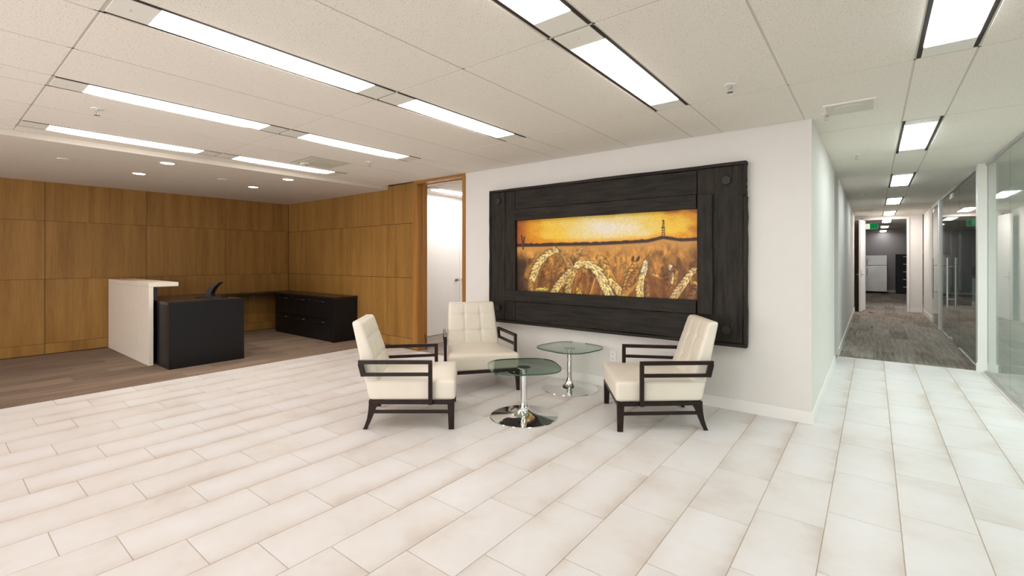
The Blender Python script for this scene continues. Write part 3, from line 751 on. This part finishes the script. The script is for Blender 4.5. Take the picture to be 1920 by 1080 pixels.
    # blurred stalks and ears behind
    def spike(x, y, ang, ln, wd, col, soft, al=1.):
        nonlocal img
        c, s = math.cos(ang), math.sin(ang)
        a = (px-x)*c+(py-y)*s; b = -(px-x)*s+(py-y)*c
        t = np.clip(a/ln, 0, 1); prof = wd*np.sin(np.pi*np.clip(t, .02, .98))**.7
        m_ = sm(soft, 0, np.abs(b)-prof)*(a > -soft)*(a < ln+soft)
        sh = 1.08-.30*np.clip(b/(wd+1e-6), -1, 1)-.25*(1-t)
        img = img*(1-(m_*al)[..., None])+(C(*col)*sh[..., None])*(m_*al)[..., None]
    def ear(path, ln, wd, col, soft, n, al=1., seed=0, stem=None):
        r = random.Random(seed)
        P = np.array(path, float); seg = np.r_[0, np.cumsum(np.hypot(*np.diff(P, axis=0).T))]
        if stem: poly_line(stem, 3.5, tuple(c*.8 for c in col), 2+soft*.5, al)
        for i in range(n):
            s = seg[-1]*(1-i/n); x = np.interp(s, seg, P[:, 0]); y = np.interp(s, seg, P[:, 1])
            x2 = np.interp(s+4, seg, P[:, 0]); y2 = np.interp(s+4, seg, P[:, 1])
            if s+4 > seg[-1]: x2, y2 = x, y; x1 = np.interp(s-6, seg, P[:, 0]); y1 = np.interp(s-6, seg, P[:, 1]); an = math.atan2(y-y1, x-x1)
            else: an = math.atan2(y2-y, x2-x)
            sg = 1 if i % 2 else -1
            k = r.uniform(.82, 1.12); l2 = ln*(.8+.3*math.sin(math.pi*min(1, i/n+.15)))
            spike(x, y, an+sg*.62, l2, wd*1.15, tuple(c*.42 for c in col), soft+5, al*.75)
            spike(x, y, an+sg*.50, l2, wd, tuple(c*k for c in col), soft, al)
            if i % 3 == 0: spike(x, y, an+sg*.12, l2*.8, wd*.8, tuple(min(250, c*k*1.08) for c in col), soft, al)
    rr = random.Random(5)
    for i in range(46):
        x = rr.uniform(120, 1840); y = rr.uniform(520, 900)
        poly_line([(x, y), (x+rr.uniform(-50, 50), 1000)], rr.uniform(3, 9), rr.choice([(196, 134, 56), (110, 66, 28), (168, 108, 44)]), 10, .35)
    for i in range(34):
        x = rr.uniform(140, 1800); y = rr.uniform(480, 760); h_ = rr.uniform(70, 170); w_ = rr.uniform(-50, 50)
        ear([(x, y), (x+w_*.4, y+h_*.5), (x+w_, y+h_)], 40, 10, rr.choice([(206, 150, 74), (176, 118, 54), (126, 78, 36), (222, 174, 96)]), 9, 8, .4, 100+i)
    ear([(600, 560), (640, 470), (690, 460)], 60, 14, (214, 160, 84), 10, 9, .5, 1)
    ear([(830, 480), (900, 560), (940, 650), (1000, 760)], 60, 15, (224, 170, 84), 9, 14, .65, 2)
    ear([(470, 440), (520, 500), (560, 590)], 60, 14, (206, 150, 74), 9, 10, .6, 3)
    ear([(500, 560), (480, 640), (500, 720)], 55, 13, (200, 140, 66), 9, 9, .5, 4)
    ear([(360, 520), (340, 600), (345, 690)], 50, 11, (190, 128, 58), 8, 9, .5, 13)
    for x in (640, 700, 760, 820, 1000, 1060): poly_line([(x, 690), (x-30, 900)], 6, (190, 118, 40), 10, .5)
    # sharp ears
    ear([(470, 480), (420, 445), (350, 475), (280, 540), (235, 610), (200, 700)], 62, 12, (222, 188, 124), 3, 26, 1, 6, stem=[(470, 470), (560, 600), (590, 760)])
    ear([(650, 600), (610, 660), (560, 760), (545, 860)], 56, 12, (216, 176, 104), 3, 16, .95, 7)
    ear([(600, 620), (520, 700), (450, 790), (400, 870)], 60, 13, (220, 184, 116), 3, 20, 1, 8)
    ear([(640, 790), (660, 880)], 50, 10, (220, 170, 70), 3, 6, .9, 21)
    ear([(590, 620), (670, 580), (760, 590), (830, 640), (880, 720), (920, 800), (960, 880)], 80, 15, (232, 200, 134), 2.5, 34, 1, 9, stem=[(600, 610), (540, 700), (500, 800)])
    poly_line([(820, 730), (770, 880)], 4, (214, 160, 84), 3)
    ear([(940, 720), (1010, 790), (1075, 870)], 66, 14, (222, 184, 112), 4, 13, .95, 10)
    ear([(1330, 530), (1320, 600), (1300, 680)], 50, 11, (226, 200, 158), 3, 14, 1, 11)
    ear([(1250, 545), (1210, 600), (1170, 680), (1140, 780), (1120, 870)], 55, 13, (202, 146, 66), 4, 20, .9, 12)
    ear([(1270, 620), (1200, 700), (1160, 800)], 50, 12, (176, 118, 52), 4, 14, .8, 22)
    ear([(1300, 660), (1285, 720), (1270, 800), (1268, 900)], 64, 14, (228, 190, 122), 2.5, 20, 1, 14)
    poly_line([(1245, 770), (1150, 870), (1125, 930)], 10, (214, 158, 80), 8, .7)
    spike(1190, 560, -1.3, 60, 12, (96, 60, 30), 4); spike(1240, 560, -1.2, 60, 14, (90, 56, 30), 4)
    ear([(1560, 570), (1580, 640), (1575, 740)], 48, 10, (220, 190, 140), 3, 14, .95, 15)
    ear([(1640, 600), (1560, 700), (1530, 800)], 50, 12, (140, 88, 44), 6, 10, .6, 23)
    ear([(1850, 615), (1790, 660), (1730, 740), (1670, 820), (1600, 920)], 66, 13, (220, 180, 122), 3.5, 22, .95, 16)
    ear([(1850, 780), (1800, 860), (1760, 930)], 50, 12, (150, 100, 58), 5, 10, .8, 17)
    for x, y in ((1415, 700), (1455, 722), (1800, 770), (1830, 790)): spike(x, y, .2, 40, 12, (236, 186, 96), 6, .8)
    for i in range(5): spike(215+22*i, 835+3*i, -.5+rr.uniform(-.4, .4), 50, 9, (206, 196, 96), 3)
    for x in (1370, 1400, 1480, 1500): poly_line([(x, 720), (x+20, 940)], 12, (120, 66, 26), 20, .5)
    img = np.clip(img*(1+(noise(7, 7, 31)-.5)[..., None]*.10), 0, 255)
    c = img/255; lin = np.where(c <= .04045, c/12.92, ((c+.055)/1.055)**2.4)
    me = bpy.data.meshes.new('print')
    X_ = x0+(x1-x0)*u; Z_ = z1-(z1-z0)*v
    co = np.stack([X_, np.full_like(X_, -.030), Z_], -1).reshape(-1, 3)
    idx = np.arange(U*V).reshape(V, U)
    q = np.stack([idx[:-1, :-1], idx[1:, :-1], idx[1:, 1:], idx[:-1, 1:]], -1).reshape(-1, 4)
    me.vertices.add(len(co)); me.vertices.foreach_set('co', co.ravel().astype(np.float32))
    me.loops.add(q.size); me.loops.foreach_set('vertex_index', q.ravel().astype(np.int32))
    me.polygons.add(len(q)); me.polygons.foreach_set('loop_start', np.arange(0, q.size, 4, dtype=np.int32))
    me.update(calc_edges=True)
    ca = me.color_attributes.new('print_colour', 'FLOAT_COLOR', 'POINT')
    ca.data.foreach_set('color', np.concatenate([lin.reshape(-1, 3), np.ones((U*V, 1))], 1).ravel().astype(np.float32))
    m, nt, N, L, B = new_mat('picture_print')
    a = N.new('ShaderNodeVertexColor'); a.layer_name = 'print_colour'; L.new(a.outputs[0], B.inputs['Base Color'])
    B.inputs['Roughness'].default_value = .45; B.inputs['Specular IOR Level'].default_value = .3
    o = link('canvas', me, m, pf); o['label'] = 'sunset over a wheat field with a drilling derrick on the horizon'
make_print()
MB().box(X(-3.60), -.029, .95, X(-1.28), -.0255, 1.95).build('canvas_board', M['charred'], pf)

# outlets
def outlet(name, loc, rz, tx):
    e = empty(name, loc, rz, tx, 'outlet')
    MB().box(-.036, -.006, -.058, .036, -.0005, .058).build('cover_plate', M['plastic'], e, bevel=.002)
    for z in (-.026, .026):
        s = MB().box(-.016, -.009, z-.016, .016, -.0062, z+.016).build('socket', M['plastic'], e, bevel=.003)
        MB().box(-.008, -.0096, z-.006, -.005, -.0091, z+.006).box(.005, -.0096, z-.006, .008, -.0091, z+.006).build('slot', M['dark_slot'], s)
outlet('wall_outlet', (-2.24, 4.67, .345), 0, 'white double wall outlet below the picture, behind the rear glass table')
outlet('wall_outlet', (-.40, 10.0, .28), math.pi/2, 'white wall outlet low on the left corridor wall')

# ------------------------------------------------------------------ armchairs
def axis_vals(h, r, n):
    a = [-h, -h+r*.15, -h+r*.5, -h+r]; b = [h-r, h-r*.5, h-r*.15, h]
    return a + [(-h+r)+(2*h-2*r)*i/n for i in range(1, n)] + b
def soft_box(hx, hy, hz, r, nx, ny, nz, fn):
    xs, ys_, zs_ = axis_vals(hx, r, nx), axis_vals(hy, r, ny), axis_vals(hz, r, nz)
    idx = {}; mb = MB()
    def vert(i, j, k):
        if (i, j, k) in idx: return idx[i, j, k]
        p = Vector((xs[i], ys_[j], zs_[k]))
        q = Vector((max(-hx+r, min(hx-r, p.x)), max(-hy+r, min(hy-r, p.y)), max(-hz+r, min(hz-r, p.z))))
        d = p-q
        if d.length > 1e-7: p = q+d.normalized()*r
        mb.v.append(tuple(fn(p))); idx[i, j, k] = len(mb.v)-1; return len(mb.v)-1
    I, J, K = len(xs)-1, len(ys_)-1, len(zs_)-1
    for i in range(I):
        for j in range(J):
            for k in (0, K): mb.f.append((vert(i,j,k), vert(i+1,j,k), vert(i+1,j+1,k), vert(i,j+1,k)))
    for i in range(I):
        for k in range(K):
            for j in (0, J): mb.f.append((vert(i,j,k), vert(i+1,j,k), vert(i+1,j,k+1), vert(i,j,k+1)))
    for j in range(J):
        for k in range(K):
            for i in (0, I): mb.f.append((vert(i,j,k), vert(i,j+1,k), vert(i,j+1,k+1), vert(i,j,k+1)))
    return mb
def lerp(a, b, t): return a+(b-a)*t
def make_chair(loc, rz, tx):
    e = empty('armchair', loc, rz, tx, 'armchair', 'cream armchairs around the glass tables')
    def seat_fn(p):       # p in +-(.35, .365, .09)
        t = (p.y+.365)/.73; wz = (p.z+.09)/.18
        hw = lerp(.313, .383, t)/.35
        y = lerp(-.352, .362, t)
        y -= .036*(1-t)*wz
        z = .238+wz*.165
        if wz > .5: z += .028*math.cos(min(1, abs(p.x)/.35)*math.pi/2)*math.sin(math.pi*min(1, max(0, .15+t*.8)))
        return (p.x*hw, y, z)
    soft_box(.35, .365, .09, .032, 10, 10, 3, seat_fn).build('seat', M['leather'], e, smooth=True)
    def back_fn(p):       # p in +-(.31, .05, .26)
        t = (p.z+.26)/.52
        hw = lerp(.307, .274, t)/.31
        yf = lerp(-.256, -.425, t); yb = lerp(-.384, -.502, t)
        s = (p.y+.05)/.10                      # 1 = front
        y = lerp(yb, yf, s)
        z = .372+.513*t
        if s > .55:
            u = p.x/.31; k = 0
            for sx in (-1/3, 1/3): k += math.exp(-((u-sx)/.035)**2)
            for st in (.365, .72): k += math.exp(-((t-st)/.022)**2)
            btn = sum(math.exp(-(((u-sx)/.10)**2+((t-st)/.06)**2)) for sx in (-1/3, 1/3) for st in (.365, .72))
            edge = max(0, 1-abs(u)**6)*max(0, 1-abs(2*t-1)**8)
            y -= (.007*min(k, 1.2)+.012*btn)*edge*min(1, (s-.55)/.3)
            y += .012*edge
        return (p.x*hw, y, z)
    soft_box(.31, .05, .26, .026, 42, 3, 42, back_fn).build('backrest', M['leather'], e, smooth=True)
    for sx in (-1, 1):
        a = MB()
        def bar_(p0, p1, x_w, z0a, z1a, z0b, z1b):      # p=(x centre, y)
            (xa, ya), (xb, yb) = p0, p1; w = x_w/2
            a.hexa([(sx*xa-w, ya, z0a), (sx*xa+w, ya, z0a), (sx*xb+w, yb, z0b), (sx*xb-w, yb, z0b),
                    (sx*xa-w, ya, z1a), (sx*xa+w, ya, z1a), (sx*xb+w, yb, z1b), (sx*xb-w, yb, z1b)])
        W = .030
        bar_((.330, -.432), (.390, .172), W, .545, .575, .545, .575)
        bar_((.334, -.400), (.388, .142), W*.9, .445, .472, .447, .474)
        am = a.build('armrest', M['espresso'], e, bevel=.003)
        b = MB(); w = W/2; x0, x1 = sx*.330, sx*.335
        b.hexa([(x1-w*.95, -.408, .444), (x1+w*.95, -.408, .444), (x1+w*.95, -.366, .444), (x1-w*.95, -.366, .444),
                (x0-w*.95, -.434, .5445), (x0+w*.95, -.434, .5445), (x0+w*.95, -.392, .5445), (x0-w*.95, -.392, .5445)])
        b.build('arm_end_post', M['espresso'], am, bevel=.002)
        MB().box(sx*.389-w, .140, .212, sx*.389+w, .173, .5445).build('arm_post', M['espresso'], am, bevel=.002)
        f = MB()
        f.hexa([(sx*.372-.013 if sx > 0 else -.385, .305, .0), (sx*.385 if sx > 0 else -.357, .305, .0), (sx*.385 if sx > 0 else -.357, .350, .0), (sx*.372-.013 if sx > 0 else -.385, .350, .0),
                (sx*.372-.030 if sx > 0 else -.385, .296, .205), (sx*.385 if sx > 0 else -.342, .296, .205), (sx*.385 if sx > 0 else -.342, .352, .205), (sx*.372-.030 if sx > 0 else -.385, .352, .205)])
        f.v = [(x, y+(.0 if z > .1 else .0), z) for x, y, z in f.v]
        f.build('leg', M['espresso'], e, bevel=.002)
        prof = [(-.352, .205), (-.356, .15), (-.366, .09), (-.382, .04), (-.398, 0), (-.366, 0), (-.345, .045), (-.322, .10), (-.302, .155), (-.275, .205)]
        xo = .315; xi = .283
        MB().prism(prof[::-1], sx*xi, sx*xo, 'x').build('leg', M['espresso'], e, bevel=.002)
        s = MB(); w = .011
        s.hexa([(sx*.303-w, -.33, .130), (sx*.303+w, -.33, .130), (sx*.364+w, .31, .130), (sx*.364-w, .31, .130),
                (sx*.303-w, -.33, .155), (sx*.303+w, -.33, .155), (sx*.364+w, .31, .155), (sx*.364-w, .31, .155)])
        s.build('stretcher', M['espresso'], e, bevel=.002)
    fr_ = MB(); z0, z1 = .206, .237
    fr_.box(-.385, .325, z0, .385, .352, z1); fr_.box(-.315, -.352, z0, .315, -.325, z1)
    for sx in (-1, 1):
        fr_.hexa([(sx*.300-.015, -.326, z0), (sx*.300+.015, -.326, z0), (sx*.368+.016, .326, z0), (sx*.368-.016, .326, z0),
                  (sx*.300-.015, -.326, z1), (sx*.300+.015, -.326, z1), (sx*.368+.016, .326, z1), (sx*.368-.016, .326, z1)])
    fr_.build('base_frame', M['espresso'], e, bevel=.002)
    return e
cY, sY = math.cos(YAW), math.sin(YAW)
def W2(lat, dep): return (lat*cY-dep*sY, lat*sY+dep*cY, 0)
def heading(fl, fd):                      # chair forward (+y local) given in camera lateral / depth
    wx, wy = fl*cY-fd*sY, fl*sY+fd*cY
    return math.atan2(wy, wx)-math.pi/2
ch = make_chair(W2(-.864, 4.168), heading(.995, .0993), 'cream tufted armchair on the left, facing right, in profile')
copy_tree(ch, W2(1.228, 4.126), heading(-.9986, .054), 'cream tufted armchair on the right, facing left, in front of the picture corner')
copy_tree(ch, W2(-.379, 5.208), heading(.26, -.966), 'cream tufted armchair at the rear, facing the viewer')

# ------------------------------------------------------------------ glass side tables
def make_table(loc, rz, tx):
    e = empty('side_table', loc, rz, tx, 'side table', 'glass topped pedestal tables')
    prof = [(.30, 0), (.302, .004), (.298, .008), (.24, .011), (.17, .016), (.115, .026), (.08, .04), (.055, .062), (.040, .09), (.033, .115), (.031, .125)]
    MB().lathe(prof, seg=72).build('base', M['chrome'], e, smooth=True)
    MB().lathe([(.029, .1255), (.029, .426)], seg=32).build('post', M['chrome'], e, smooth=True)
    MB().lathe([(.029, .4265), (.060, .432), (.064, .438), (.060, .4415)], seg=32).build('mounting_disc', M['steel'], e, smooth=True)
    pts = []
    n = 3.1; a = .318
    for i in range(96):
        t = 2*math.pi*i/96; c, s = math.cos(t), math.sin(t)
        pts.append((a*math.copysign(abs(c)**(2/n), c), a*math.copysign(abs(s)**(2/n), s)))
    top = MB().prism([(x*.992, y*.992) for x, y in pts], .442, .4535).build('tabletop', M['glass_table'], e)
    rim = MB(); k = 96
    for sc_, z in ((.9925, .442), (1.0, .4435), (1.0, .452), (.9925, .4535)):
        rim.v += [(x*sc_, y*sc_, z) for x, y in pts]
    for r_ in range(4):
        for i in range(k): rim.f.append((r_*k+i, r_*k+(i+1) % k, ((r_+1) % 4)*k+(i+1) % k, ((r_+1) % 4)*k+i))
    rim.build('glass_rim', M['glass_edge'], top, smooth=True)
    return e
tb = make_table(W2(.106, 4.138), YAW+math.radians(8), 'round-cornered glass side table on chrome pedestal, front one between the chairs')
copy_tree(tb, W2(.627, 5.03), YAW+math.radians(42), 'round-cornered glass side table on chrome pedestal, rear one nearer the picture wall')
